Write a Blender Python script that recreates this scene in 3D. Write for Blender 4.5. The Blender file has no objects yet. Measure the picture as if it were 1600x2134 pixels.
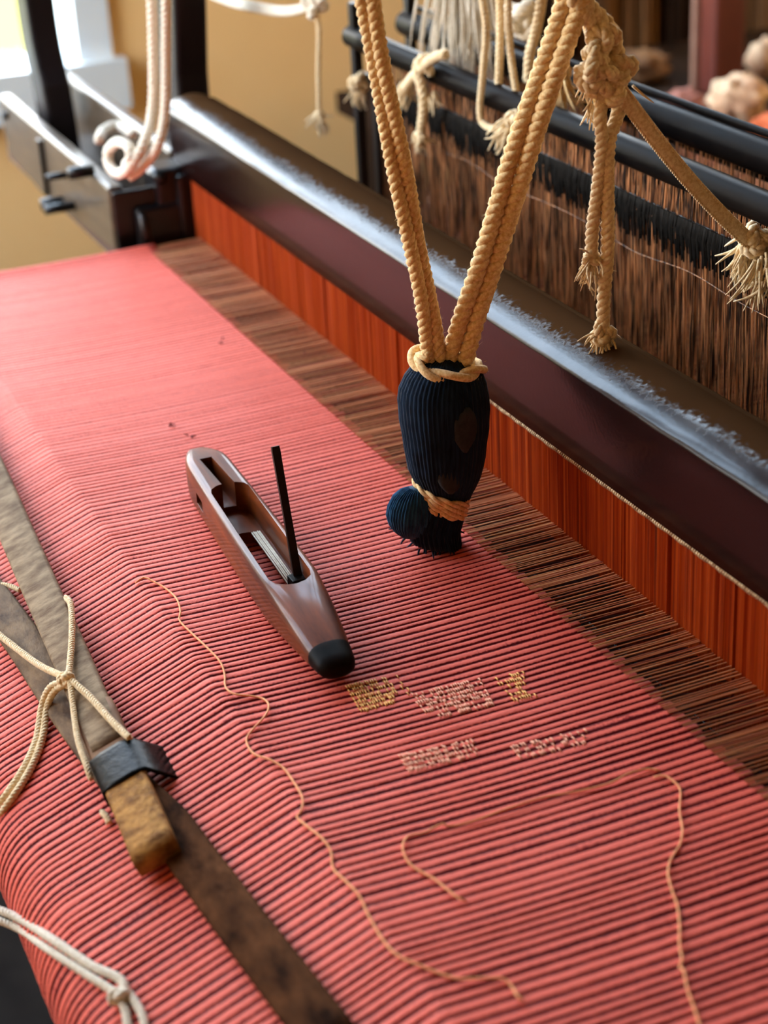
import bpy, math, random
import numpy as np
from mathutils import Vector, Matrix, noise as mnoise

random.seed(7)
rng = np.random.default_rng(11)
SC = bpy.context.scene
COL = SC.collection

# ---------------------------------------------------------------- camera
# loom frame: X along the weft (towards the viewer), Y along the warp (towards the heddles), Z up, woven cloth at z = 0
RM = np.array([[0.39778615, 0.91608846, -0.05047877],
               [0.37873437, -0.21406969, -0.90040793],
               [-0.83565929, 0.33905176, -0.43210815]])
FPX, CX, CY = 3800.0, 800.0, 1067.0
CAM = -RM.T @ (np.array([(1000 - CX) / FPX, (976 - CY) / FPX, 1.0]) * 1.2)
cd = bpy.data.cameras.new('camera')
cam = bpy.data.objects.new('camera', cd)
COL.objects.link(cam)
m4 = Matrix.Identity(4)
for i in range(3):
    m4[i][0] = RM[0][i]; m4[i][1] = -RM[1][i]; m4[i][2] = -RM[2][i]; m4[i][3] = CAM[i]
cam.matrix_world = m4
cd.sensor_fit = 'VERTICAL'; cd.sensor_height = 36.0
cd.lens = FPX / 2134.0 * 36.0
cd.clip_start = 0.02; cd.clip_end = 60
cd.dof.use_dof = True
cd.dof.focus_distance = 1.05
cd.dof.aperture_fstop = 7.0
SC.camera = cam

# ---------------------------------------------------------------- world, daylight, exposure
W = bpy.data.worlds.new('sky'); SC.world = W; W.use_nodes = True
wn = W.node_tree.nodes; wl = W.node_tree.links
wn.clear()
wo = wn.new('ShaderNodeOutputWorld'); wb = wn.new('ShaderNodeBackground')
wt = wn.new('ShaderNodeTexCoord'); ws = wn.new('ShaderNodeSeparateXYZ'); wr = wn.new('ShaderNodeValToRGB')
wm = wn.new('ShaderNodeMapRange')
wm.inputs[1].default_value = -0.25; wm.inputs[2].default_value = 0.6
wl.new(wt.outputs['Generated'], ws.inputs[0]); wl.new(ws.outputs[2], wm.inputs[0]); wl.new(wm.outputs[0], wr.inputs[0])
wr.color_ramp.elements[0].position = 0.2; wr.color_ramp.elements[0].color = (0.135, 0.14, 0.042, 1)   # sunlit yellow-green ground
wr.color_ramp.elements[1].position = 1.0; wr.color_ramp.elements[1].color = (0.56, 0.76, 1.0, 1)
e = wr.color_ramp.elements.new(0.34); e.color = (1.0, 0.97, 0.9, 1)
wl.new(wr.outputs[0], wb.inputs[0]); wb.inputs[1].default_value = 12.0
wl.new(wb.outputs[0], wo.inputs[0])

def portal(name, loc, size, rot):
    ld = bpy.data.lights.new(name, 'AREA'); ld.shape = 'RECTANGLE'; ld.size, ld.size_y = size
    ld.cycles.is_portal = True
    o = bpy.data.objects.new(name, ld); COL.objects.link(o); o.location = loc; o.rotation_euler = rot
    return o
WX = -1.6                      # far wall
W1 = (-0.95, 0.197, -0.076, 2.0)   # far window: y0 y1 z0 z1
W3 = (0.42, 1.20, 0.25, 2.0)       # added far window, out of view, puts highlights on upper faces: y0 y1 z0 z1
LY = -1.4                     # left wall (weaver's side)
W2 = (-1.45, -0.35, 0.1, 1.9)     # left window: x0 x1 z0 z1
portal('window_daylight', (WX - .02, (W1[0]+W1[1])/2, (W1[2]+W1[3])/2), (W1[3]-W1[2], W1[1]-W1[0]), (0, -math.pi/2, 0))
portal('added_window_daylight', (WX - .02, (W3[0]+W3[1])/2, (W3[2]+W3[3])/2), (W3[3]-W3[2], W3[1]-W3[0]), (0, -math.pi/2, 0))
portal('side_window_daylight', ((W2[0]+W2[1])/2, LY - .02, (W2[2]+W2[3])/2), (W2[1]-W2[0], W2[3]-W2[2]), (math.pi/2, 0, 0))

SC.view_settings.view_transform = 'Standard'
SC.view_settings.look = 'None'
SC.view_settings.gamma = 1.0
SC.view_settings.use_curve_mapping = False
SC.view_settings.exposure = 0.84
SC.cycles.use_denoising = True
SC.cycles.max_bounces = 7
SC.cycles.diffuse_bounces = 4
SC.cycles.glossy_bounces = 3
SC.cycles.transmission_bounces = 4
SC.cycles.sample_clamp_indirect = 6.0

# ---------------------------------------------------------------- helpers: picking points, meshes
def ray(u, v):
    return RM.T @ np.array([(u - CX) / FPX, (v - CY) / FPX, 1.0])
def at(u, v, ax, val):
    d = ray(u, v)
    return Vector(CAM + d * ((val - CAM[ax]) / d[ax]))
def ax_(u, v, x): return at(u, v, 0, x)
def ay(u, v, y): return at(u, v, 1, y)
def az(u, v, z): return at(u, v, 2, z)

ORG = {}
def link(name, me, parent=None, org=None):
    o = bpy.data.objects.new(name, me); COL.objects.link(o)
    org = Vector(org) if org is not None else Vector((0, 0, 0))
    ORG[o] = org
    if parent is not None:
        o.parent = parent; o.location = org - ORG[parent]
    else:
        o.location = org
    return o
def tag(o, label=None, cat=None, group=None, kind=None):
    if label: o['label'] = label
    if cat: o['category'] = cat
    if group: o['group'] = group
    if kind: o['kind'] = kind
    return o
def thing(name, loc, label, cat, group=None):
    o = link(name, None, None, loc); o.empty_display_size = 0.02
    return tag(o, label, cat, group)

class MB:
    def __init__(s): s.v = []; s.f = []; s.a = None
    def quad(s, a, b, c, d):
        n = len(s.v); s.v += [a, b, c, d]; s.f.append((n, n+1, n+2, n+3))
    def box(s, lo, hi, M=None):
        n = len(s.v)
        for z in (lo[2], hi[2]):
            for x, y in ((lo[0], lo[1]), (hi[0], lo[1]), (hi[0], hi[1]), (lo[0], hi[1])):
                p = Vector((x, y, z)); s.v.append(M @ p if M else p)
        for q in ((0,3,2,1),(4,5,6,7),(0,1,5,4),(1,2,6,5),(2,3,7,6),(3,0,4,7)): s.f.append(tuple(n+i for i in q))
        return s
    def loft(s, secs, cap=True, closed=False):
        n = len(s.v); m = len(secs[0])
        for sec in secs: s.v += [Vector(p) for p in sec]
        k = len(secs)
        for i in range(k - (0 if closed else 1)):
            i2 = (i + 1) % k
            for j in range(m):
                j2 = (j+1) % m
                s.f.append((n+i*m+j, n+i*m+j2, n+i2*m+j2, n+i2*m+j))
        if cap and not closed:
            s.f.append(tuple(n+j for j in reversed(range(m)))); s.f.append(tuple(n+(k-1)*m+j for j in range(m)))
        return s
    def tube(s, pts, r, n=8, cap=True, up=None):
        pts = [Vector(p) for p in pts]; k = len(pts)
        rs = r if hasattr(r, '__len__') else [r]*k
        fr = frames(pts)
        s.loft([[pts[i] + (fr[i][0]*math.cos(2*math.pi*j/n) + fr[i][1]*math.sin(2*math.pi*j/n))*rs[i] for j in range(n)] for i in range(k)], cap)
        return s
    def rope(s, pts, R, strands=3, pitch=None, n=7, step=None, fuzz=0, phase=0.0):
        pitch = pitch or R*3.5; step = step or R*0.55
        pts = resample(smooth(pts), step); fr = frames(pts); k = len(pts)
        L = [0.0]
        for i in range(1, k): L.append(L[-1] + (pts[i]-pts[i-1]).length)
        ro = R*0.5; rr = R*0.56
        if strands == 2: ro = R*0.46; rr = R*0.58
        for q in range(strands):
            path = []
            for i in range(k):
                a = 2*math.pi*(L[i]/pitch + q/strands) + phase
                path.append(pts[i] + (fr[i][0]*math.cos(a)+fr[i][1]*math.sin(a))*ro)
            s.tube(path, rr, n)
        for _ in range(int(fuzz*L[-1]/0.01)):
            i = random.randrange(k); a = random.random()*6.283
            d = fr[i][0]*math.cos(a)+fr[i][1]*math.sin(a)
            t = (pts[min(i+1,k-1)]-pts[max(i-1,0)]).normalized()
            p = pts[i] + d*R*0.9; e = p + d*R*random.uniform(.15,.55) + t*R*random.uniform(-.8,.8)
            w = t.cross(d)*0.00012
            nn = len(s.v); s.v += [p-w, p+w, e]; s.f.append((nn, nn+1, nn+2))
        return s
    def knot(s, c, size, R, seed=0, strands=3, squash=1.0):
        rd = random.Random(seed)
        M = Matrix.Rotation(rd.random()*6.28, 3, 'X') @ Matrix.Rotation(rd.random()*6.28, 3, 'Y') @ Matrix.Rotation(rd.random()*6.28, 3, 'Z')
        P = []
        for i in range(43):
            t = 2*math.pi*i/42
            p = Vector((math.sin(t)+2*math.sin(2*t), math.cos(t)-2*math.cos(2*t), -1.4*math.sin(3*t)))*(size/3)
            p = M @ p; p.z *= squash
            P.append(Vector(c)+p)
        return s.rope(P, R, strands, n=6)
    def tuft(s, c, d, n=14, length=0.02, r=0.0006, spread=0.35, curl=0.3, seed=0, root=0.002):
        rd = random.Random(seed); d = Vector(d).normalized()
        for _ in range(n):
            q = Vector((rd.gauss(0,1), rd.gauss(0,1), rd.gauss(0,1)))
            p = Vector(c) + q*root*.5
            v = (d + q*spread).normalized(); P = [p.copy()]
            L = length*rd.uniform(.6,1.1); w = Vector((rd.gauss(0,1), rd.gauss(0,1), rd.gauss(0,1)))
            for i in range(6):
                v = (v + w*curl*.25 + Vector((0,0,-.12))).normalized(); p = p + v*L/6; P.append(p.copy())
            s.tube(P, [r, r, r*.9, r*.85, r*.75, r*.6, r*.3], 4)
        return s
    def build(s, name, mat, parent=None, smooth_=True, org=None, bevel=0.0, bseg=2, recenter=True, cols=None):
        V = np.array([tuple(p) for p in s.v], dtype=float)
        if org is None:
            if recenter:
                lo, hi = V.min(0), V.max(0); org = ((lo[0]+hi[0])/2, (lo[1]+hi[1])/2, lo[2])
            else: org = (0, 0, 0)
        V = V - np.array(tuple(org))
        me = bpy.data.meshes.new(name); me.from_pydata(V.tolist(), [], s.f); me.update()
        if smooth_: me.polygons.foreach_set('use_smooth', [True]*len(me.polygons))
        if cols is not None:
            at_ = me.attributes.new('tone', 'FLOAT', 'POINT'); at_.data.foreach_set('value', cols)
        o = link(name, me, parent, org)
        if mat: me.materials.append(mat)
        if bevel:
            b = o.modifiers.new('bevel', 'BEVEL'); b.width = bevel; b.segments = bseg; b.limit_method = 'ANGLE'; b.angle_limit = .6
        return o

def frames(pts):
    k = len(pts); out = []
    t0 = (pts[1]-pts[0]).normalized()
    a = Vector((0,0,1)) if abs(t0.z) < .9 else Vector((1,0,0))
    n = (a - t0*a.dot(t0)).normalized()
    for i in range(k):
        t = (pts[min(i+1,k-1)] - pts[max(i-1,0)])
        if t.length < 1e-9: t = t0
        t = t.normalized()
        n = n - t*n.dot(t)
        if n.length < 1e-6: n = t.orthogonal()
        n = n.normalized(); out.append((n, t.cross(n)))
    return out
def smooth(P, sub=8):
    P = [Vector(p) for p in P]
    if len(P) < 3: return P
    Q = [2*P[0]-P[1]] + P + [2*P[-1]-P[-2]]; out = []
    for i in range(1, len(Q)-2):
        for j in range(sub):
            t = j/sub; a, b, c, d = Q[i-1], Q[i], Q[i+1], Q[i+2]
            out.append(.5*((2*b)+(c-a)*t+(2*a-5*b+4*c-d)*t*t+(3*b-a-3*c+d)*t**3))
    return out + [P[-1]]
def resample(P, step):
    A = np.array([tuple(p) for p in P]); d = np.r_[0, np.cumsum(np.linalg.norm(np.diff(A, axis=0), axis=1))]
    n = max(2, int(d[-1]/step)+1); s = np.linspace(0, d[-1], n)
    return [Vector((np.interp(x, d, A[:,0]), np.interp(x, d, A[:,1]), np.interp(x, d, A[:,2]))) for x in s]

# ---------------------------------------------------------------- materials
def srgb(r, g, b):
    f = lambda c: (c/255/12.92) if c/255 <= .04045 else ((c/255+.055)/1.055)**2.4
    return (f(r), f(g), f(b), 1)
MATS = {}
def mat(name, c1, c2=None, rough=.6, scale=40, stretch=(1,1,1), detail=4, bump=0.0, bscale=None, bstretch=None, bdist=.0005,
        spec=.5, metal=0.0, coat=0.0, sheen=0.0, lo=.35, hi=.65, c3=None, p3=.6, rough2=None, transl=0.0):
    m = bpy.data.materials.new(name); m.use_nodes = True; nt = m.node_tree; N = nt.nodes; L = nt.links
    b = N['Principled BSDF']
    b.inputs['Roughness'].default_value = rough; b.inputs['Specular IOR Level'].default_value = spec
    b.inputs['Metallic'].default_value = metal; b.inputs['Coat Weight'].default_value = coat; b.inputs['Coat Roughness'].default_value = .12
    b.inputs['Sheen Weight'].default_value = sheen; b.inputs['Sheen Roughness'].default_value = .4
    tc = N.new('ShaderNodeTexCoord')
    def tex(sc, st, det):
        mp = N.new('ShaderNodeMapping'); mp.inputs['Scale'].default_value = st
        L.new(tc.outputs['Object'], mp.inputs[0])
        t = N.new('ShaderNodeTexNoise'); t.inputs['Scale'].default_value = sc; t.inputs['Detail'].default_value = det; t.inputs['Roughness'].default_value = .6
        L.new(mp.outputs[0], t.inputs['Vector']); return t
    if c2 is None: b.inputs['Base Color'].default_value = c1
    else:
        t = tex(scale, stretch, detail); r = N.new('ShaderNodeValToRGB')
        r.color_ramp.elements[0].position = lo; r.color_ramp.elements[0].color = c1
        r.color_ramp.elements[1].position = hi; r.color_ramp.elements[1].color = c2
        if c3: e = r.color_ramp.elements.new(p3); e.color = c3
        L.new(t.outputs['Fac'], r.inputs[0]); L.new(r.outputs[0], b.inputs['Base Color'])
        if rough2 is not None:
            mr = N.new('ShaderNodeMapRange'); mr.inputs[1].default_value = lo; mr.inputs[2].default_value = hi
            mr.inputs[3].default_value = rough; mr.inputs[4].default_value = rough2
            L.new(t.outputs['Fac'], mr.inputs[0]); L.new(mr.outputs[0], b.inputs['Roughness'])
    if bump:
        t2 = tex(bscale or scale, bstretch or stretch, 5); bp = N.new('ShaderNodeBump')
        bp.inputs['Strength'].default_value = bump; bp.inputs['Distance'].default_value = bdist
        L.new(t2.outputs['Fac'], bp.inputs['Height']); L.new(bp.outputs[0], b.inputs['Normal'])
    MATS[name] = m
    return m

M_wall = mat('ochre_plaster', srgb(252,206,140), srgb(253,212,150), .9, 3, bump=.2, bscale=30)
M_wall2 = mat('brown_plaster', srgb(92,62,38), srgb(70,44,28), .9, 3)
M_ceil = mat('ceiling_boards', srgb(92,70,48), srgb(70,52,36), .9, 4)
M_floor = mat('dark_floor', srgb(44,38,34), srgb(30,26,24), .95, 6, spec=0.0)
M_frame = mat('pale_blue_paint', srgb(232,240,244), srgb(222,232,240), .45, 8)
M_glass = bpy.data.materials.new('window_glass'); M_glass.use_nodes = True
_n = M_glass.node_tree.nodes; _l = M_glass.node_tree.links
_t = _n.new('ShaderNodeBsdfTransparent'); _g = _n.new('ShaderNodeBsdfGlossy'); _g.inputs['Roughness'].default_value = .05
_m = _n.new('ShaderNodeMixShader'); _m.inputs[0].default_value = .06
_l.new(_t.outputs[0], _m.inputs[1]); _l.new(_g.outputs[0], _m.inputs[2]); _l.new(_m.outputs[0], _n['Material Output'].inputs[0])

M_beam = None
M_black = mat('black_iron', srgb(10,9,11), srgb(20,18,21), .3, 60, bump=.15, bscale=300, bdist=.0003, spec=.35)
M_blackwood = mat('black_wood', srgb(16,10,15), srgb(26,18,20), .45, 30, (1,1,.2), bump=.2, bscale=120, spec=.2)
M_boxwood = mat('grey_box_wood', srgb(78,62,46), srgb(58,45,32), .42, 20, (1,6,6), bump=.2, bscale=80, coat=.3, spec=.3)
M_boxin = mat('box_inner_wood', srgb(84,48,24), srgb(52,28,16), .6, 20, (1,6,6))
M_rod = mat('black_lacquer_rod', srgb(9,8,9), srgb(22,17,15), .3, 30, (.4,1,1), bump=.3, bscale=500, bdist=.0002, spec=.014, rough2=.45)
M_rope = mat('tan_rope', srgb(246,216,164), srgb(214,170,112), .95, 500, detail=3, bump=.5, bscale=1800, bdist=.0004, sheen=.3, spec=.15)
M_cord = mat('cream_cord', srgb(244,222,184), srgb(216,184,138), .95, 500, detail=3, bump=.5, bscale=1800, bdist=.0004, sheen=.3, spec=.15)
M_white = mat('white_cord', srgb(236,226,210), srgb(208,194,172), .95, 500, detail=3, bump=.4, bscale=1800, bdist=.0004, sheen=.3, spec=.15)
M_blue = mat('indigo_yarn', srgb(22,40,62), srgb(10,20,34), .8, 300, (1,1,.12), bump=.6, bscale=700, bstretch=(1,1,.08), bdist=.0008, sheen=.12, spec=.1)
M_bluelt = mat('faded_indigo_yarn', srgb(40,84,118), srgb(20,50,78), .85, 300, (1,1,.2), bump=.6, bscale=700, bstretch=(1,1,.15), bdist=.0008, sheen=.15, spec=.1)
M_grey = mat('grey_patch_yarn', srgb(40,42,46), srgb(28,30,34), .9, 300)
M_shut = mat('shuttle_wood', srgb(126,58,20), srgb(62,24,8), .5, 60, (.12,1,1), 5, bump=.12, bscale=240, bstretch=(.1,1,1), bdist=.0004, coat=.26, c3=srgb(98,44,15), p3=.5, spec=.12)
M_tip = mat('black_parts_and_tip_shade', srgb(9,7,6), srgb(24,14,9), .5, 90, spec=.05)  # tip's black is shade painted on; clip and reed backing share it
M_pin = mat('dark_steel', srgb(22,14,12), srgb(34,22,18), .38, 200, metal=.4)
M_gold = mat('gold_zari', srgb(232,178,82), srgb(196,128,58), .4, 600, metal=.35, spec=.6)
M_silver = mat('pale_zari', srgb(232,168,134), srgb(210,130,98), .5, 600, spec=.5, metal=.2)
M_thread = mat('peach_thread', srgb(240,168,112), srgb(226,142,92), .8, 400)
M_lint = mat('maroon_lint', srgb(110,20,26), srgb(80,10,16), .9, 400)
M_heddle = mat('copper_heddle_cotton', srgb(222,154,102), srgb(30,15,10), .45, 420, (1,1,.06), 3, lo=.38, hi=.56, spec=.35)  # pale and near-black tones paint glints and gaps along the strings
M_heddleblk = mat('black_heddle_loops', srgb(9,8,8), srgb(22,18,15), .4, 300, spec=.1)
M_stickA = mat('weathered_stick', srgb(150,126,98), srgb(92,68,46), .8, 140, (1,.3,1), 6, bump=.6, bscale=900, bstretch=(1,.3,1), bdist=.0005, lo=.35, hi=.65, spec=.15)
M_stickA2 = mat('worn_brown_stick', srgb(104,68,42), srgb(140,108,80), .7, 70, (.3,1,1), 6, bump=.6, bscale=300, bdist=.0008, lo=.4, hi=.75, spec=.12)
M_stickA3 = mat('grey_brown_stick', srgb(124,98,72), srgb(66,46,32), .75, 90, (.5,1,1), 6, bump=.8, bscale=260, bdist=.001, lo=.35, hi=.65, spec=.12)
M_block = mat('tan_stick_end', srgb(176,126,66), srgb(104,66,32), .8, 110, detail=6, bump=1, bscale=240, bdist=.0014, lo=.35, hi=.65, spec=.12)
M_stickB = mat('dark_brown_stick', srgb(92,58,36), srgb(36,20,12), .88, 70, (.5,1,1), 6, bump=.8, bscale=260, bdist=.0012, lo=.35, hi=.65, spec=.02)
M_band = mat('black_leather', srgb(10,9,9), srgb(20,17,16), .34, 120, bump=.5, bscale=160, bdist=.001, spec=.06)
M_redpost = mat('red_brown_post', srgb(110,44,28), srgb(92,34,22), .6, 10)
M_hank = mat('brown_hank', srgb(150,102,54), srgb(66,38,18), .9, 18, (1,1,.3), lo=.3, hi=.7)
M_hankd = mat('dark_hank', srgb(56,36,22), srgb(24,15,9), .9, 18, (1,1,.3), spec=.1)
M_creamb = mat('cream_bundle', srgb(238,206,168), srgb(214,160,124), .9, 14)
M_orange = mat('orange_cloth', srgb(222,110,58), srgb(190,84,40), .9, 14)

# woven cloth: pink ribs over a maroon ground, broken up by yarn noise
def cloth_mat():
    m = bpy.data.materials.new('pink_ribbed_weave'); m.use_nodes = True; nt = m.node_tree; N = nt.nodes; L = nt.links
    b = N['Principled BSDF']; b.inputs['Roughness'].default_value = .62; b.inputs['Specular IOR Level'].default_value = .18
    b.inputs['Sheen Weight'].default_value = .1; b.inputs['Sheen Roughness'].default_value = .35
    b.inputs['Sheen Tint'].default_value = (1, .75, .72, 1)
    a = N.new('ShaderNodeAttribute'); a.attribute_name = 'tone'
    tc = N.new('ShaderNodeTexCoord')
    def tex(sc, st, det=3):
        mp = N.new('ShaderNodeMapping'); mp.inputs['Scale'].default_value = st; L.new(tc.outputs['Object'], mp.inputs[0])
        t = N.new('ShaderNodeTexNoise'); t.inputs['Scale'].default_value = sc; t.inputs['Detail'].default_value = det
        L.new(mp.outputs[0], t.inputs['Vector']); return t.outputs['Fac']
    def math_(op, x, y, z=None):
        n = N.new('ShaderNodeMath'); n.operation = op
        for i, q in enumerate((x, y, z)):
            if q is None: continue
            if isinstance(q, (int, float)): n.inputs[i].default_value = q
            else: L.new(q, n.inputs[i])
        return n.outputs[0]
    fine = tex(700, (1, 1, 1)); yarn = tex(220, (1, .35, 1)); big = tex(9, (1, .25, 1), 2); streak = tex(150, (1, .03, .03), 2)
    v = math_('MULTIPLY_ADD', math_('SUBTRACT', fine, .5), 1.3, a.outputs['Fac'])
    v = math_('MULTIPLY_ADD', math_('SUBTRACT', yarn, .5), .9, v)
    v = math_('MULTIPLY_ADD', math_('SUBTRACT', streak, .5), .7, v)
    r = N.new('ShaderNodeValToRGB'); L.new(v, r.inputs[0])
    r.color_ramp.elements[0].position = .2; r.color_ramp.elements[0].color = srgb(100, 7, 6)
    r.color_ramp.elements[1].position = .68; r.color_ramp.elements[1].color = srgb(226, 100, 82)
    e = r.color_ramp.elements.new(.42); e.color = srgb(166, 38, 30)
    r2 = N.new('ShaderNodeValToRGB'); L.new(big, r2.inputs[0])
    r2.color_ramp.elements[0].position = .3; r2.color_ramp.elements[0].color = (.9, .86, .86, 1)
    r2.color_ramp.elements[1].position = .7; r2.color_ramp.elements[1].color = (1, 1, 1, 1)
    mx = N.new('ShaderNodeMix'); mx.data_type = 'RGBA'; mx.blend_type = 'MULTIPLY'; mx.inputs[0].default_value = 1
    L.new(r.outputs[0], mx.inputs[6]); L.new(r2.outputs[0], mx.inputs[7]); L.new(mx.outputs[2], b.inputs['Base Color'])
    bp = N.new('ShaderNodeBump'); bp.inputs['Strength'].default_value = .55; bp.inputs['Distance'].default_value = .0006
    L.new(fine, bp.inputs['Height']); L.new(bp.outputs[0], b.inputs['Normal'])
    return m
M_cloth = cloth_mat()
def warp_mat(name, ca, cb, cc):
    m = mat(name, ca, cb, .6, 300, (1, .01, .01), 1, lo=.35, hi=.65, c3=cc, p3=.5, spec=.4)
    return m
M_warp = warp_mat('warp_yarn', srgb(224,166,118), srgb(150,72,54), srgb(200,134,94))
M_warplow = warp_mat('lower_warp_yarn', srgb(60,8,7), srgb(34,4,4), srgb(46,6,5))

def reed_mat():
    m = bpy.data.materials.new('orange_reed'); m.use_nodes = True; nt = m.node_tree; N = nt.nodes; L = nt.links
    b = N['Principled BSDF']; b.inputs['Roughness'].default_value = .5; b.inputs['Specular IOR Level'].default_value = .15
    tc = N.new('ShaderNodeTexCoord'); mp = N.new('ShaderNodeMapping'); mp.inputs['Scale'].default_value = (1, 0, .012)
    g = N.new('ShaderNodeNewGeometry'); L.new(g.outputs['Position'], mp.inputs[0])
    t = N.new('ShaderNodeTexNoise'); t.inputs['Scale'].default_value = 420; t.inputs['Detail'].default_value = 4; t.inputs['Roughness'].default_value = .7
    L.new(mp.outputs[0], t.inputs['Vector'])
    r = N.new('ShaderNodeValToRGB'); L.new(t.outputs['Fac'], r.inputs[0])
    r.color_ramp.elements[0].position = .25; r.color_ramp.elements[0].color = srgb(56, 12, 3)
    r.color_ramp.elements[1].position = .7; r.color_ramp.elements[1].color = srgb(178, 78, 16)
    e = r.color_ramp.elements.new(.45); e.color = srgb(140, 48, 8)
    L.new(r.outputs[0], b.inputs['Base Color'])
    return m
M_reed = reed_mat()
def beam_mat():
    # polished dark wood with a strip of dull brown dust along the back of the top
    m = bpy.data.materials.new('dark_beam_wood'); m.use_nodes = True; nt = m.node_tree; N = nt.nodes; L = nt.links
    b = N['Principled BSDF']; sm = N.new('ShaderNodeMapRange'); sm.inputs[3].default_value = .2; sm.inputs[4].default_value = .0; L.new(sm.outputs[0], b.inputs['Specular IOR Level'])
    g = N.new('ShaderNodeNewGeometry'); sp = N.new('ShaderNodeSeparateXYZ'); L.new(g.outputs['Position'], sp.inputs[0])
    t = N.new('ShaderNodeTexNoise'); t.inputs['Scale'].default_value = 330; t.inputs['Detail'].default_value = 4; L.new(g.outputs['Position'], t.inputs['Vector'])
    t2 = N.new('ShaderNodeTexNoise'); t2.inputs['Scale'].default_value = 22; t2.inputs['Detail'].default_value = 4; L.new(g.outputs['Position'], t2.inputs['Vector'])
    a = N.new('ShaderNodeMath'); a.operation = 'MULTIPLY_ADD'; L.new(t.outputs['Fac'], a.inputs[0]); a.inputs[1].default_value = .022; L.new(sp.outputs[1], a.inputs[2])
    a2 = N.new('ShaderNodeMath'); a2.operation = 'MULTIPLY_ADD'; L.new(t2.outputs['Fac'], a2.inputs[0]); a2.inputs[1].default_value = .012; L.new(a.outputs[0], a2.inputs[2])
    mr = N.new('ShaderNodeMapRange'); mr.inputs[1].default_value = .019; mr.inputs[2].default_value = .026; L.new(a2.outputs[0], mr.inputs[0])
    L.new(mr.outputs[0], sm.inputs[0])
    mx = N.new('ShaderNodeMix'); mx.data_type = 'RGBA'; L.new(mr.outputs[0], mx.inputs[0]); mx.inputs[6].default_value = srgb(24,9,8); mx.inputs[7].default_value = srgb(60,40,24)
    L.new(mx.outputs[2], b.inputs['Base Color'])
    r = N.new('ShaderNodeMapRange'); r.inputs[3].default_value = .22; r.inputs[4].default_value = .95; L.new(mr.outputs[0], r.inputs[0]); L.new(r.outputs[0], b.inputs['Roughness'])
    bp = N.new('ShaderNodeBump'); bp.inputs['Strength'].default_value = .25; bp.inputs['Distance'].default_value = .0003; L.new(t.outputs['Fac'], bp.inputs['Height']); L.new(bp.outputs[0], b.inputs['Normal'])
    return m
M_beam = beam_mat()
M_binding = mat('reed_binding_cord', srgb(206,180,140), srgb(120,82,48), .85, 260, (1,1,1), 3)

# ---------------------------------------------------------------- the room
def struct(o): o['kind'] = 'structure'; return o
FZ, CZ, NX, RY = -0.85, 2.3, 2.6, 1.6
struct(MB().box((WX-.3, LY-.3, FZ-.1), (NX, RY, FZ)).build('floor', M_floor, smooth_=False))
struct(MB().box((WX-.3, LY-.3, CZ), (NX, RY, CZ+.1)).build('ceiling', M_ceil, smooth_=False))
w = MB(); t = .16
w.box((WX-t, LY, FZ), (WX, W1[0], CZ)); w.box((WX-t, W1[1], FZ), (WX, W3[0], CZ)); w.box((WX-t, W3[1], FZ), (WX, RY, CZ))
w.box((WX-t, W3[0], FZ), (WX, W3[1], W3[2])); w.box((WX-t, W3[0], W3[3]), (WX, W3[1], CZ))
w.box((WX-t, W1[0], FZ), (WX, W1[1], W1[2])); w.box((WX-t, W1[0], W1[3]), (WX, W1[1], CZ))
struct(w.build('wall_far', M_wall, smooth_=False))
w = MB()
w.box((WX-t, LY-t, FZ), (W2[0], LY, CZ)); w.box((W2[1], LY-t, FZ), (NX, LY, CZ))
w.box((W2[0], LY-t, FZ), (W2[1], LY, W2[2])); w.box((W2[0], LY-t, W2[3]), (W2[1], LY, CZ))
struct(w.build('wall_left', M_wall, smooth_=False))
struct(MB().box((WX-t, RY, FZ), (NX, RY+t, CZ)).build('wall_right', M_wall, smooth_=False))
struct(MB().box((NX, LY-t, FZ), (NX+t, RY+t, CZ)).build('wall_near', M_wall2, smooth_=False))

def window(name, axis, lo, hi, z0, z1, plane, nv, nh, fw=.05):
    P = lambda a, b, d: (plane + d, a, b) if axis == 0 else (a, plane + d, b)
    root = link(name, None, None, P((lo+hi)/2, z0, 0)); struct(root)
    def bar(nm, a0, a1, b0, b1, d0, d1, m):
        p, q = P(a0, b0, d0), P(a1, b1, d1)
        MB().box([min(p[i],q[i]) for i in range(3)], [max(p[i],q[i]) for i in range(3)]).build(nm, m, root, False)
    bar('window_frame', lo, lo+fw, z0, z1, -.1, .012, M_frame); bar('window_frame', hi-fw, hi, z0, z1, -.1, .012, M_frame)
    bar('window_frame', lo+fw, hi-fw, z1-fw, z1, -.1, .012, M_frame)
    bar('window_sill', lo-.02, hi+.015, z0-.02, z0+fw, -.1, .03, M_frame)
    a0, a1, b0, b1 = lo+fw, hi-fw, z0+fw, z1-fw
    for i in range(1, nv): x = a0+(a1-a0)*i/nv; bar('window_mullion', x-.014, x+.014, b0, b1, -.08, -.04, M_frame)
    for i in range(1, nh): z = b0+(b1-b0)*i/nh; bar('window_rail', a0, a1, z-.014, z+.014, -.078, -.042, M_frame)
    for i in range(nv):
        for j in range(nh):
            bar('window_pane', a0+(a1-a0)*i/nv, a0+(a1-a0)*(i+1)/nv, b0+(b1-b0)*j/nh, b0+(b1-b0)*(j+1)/nh, -.062, -.058, M_glass)
window('window_1', 0, W1[0], W1[1], W1[2], W1[3], WX, 6, 4)
window('added_window', 0, W3[0], W3[1], W3[2], W3[3], WX, 3, 4)
window('window_2', 1, W2[0], W2[1], W2[2], W2[3], LY, 4, 3)

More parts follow.
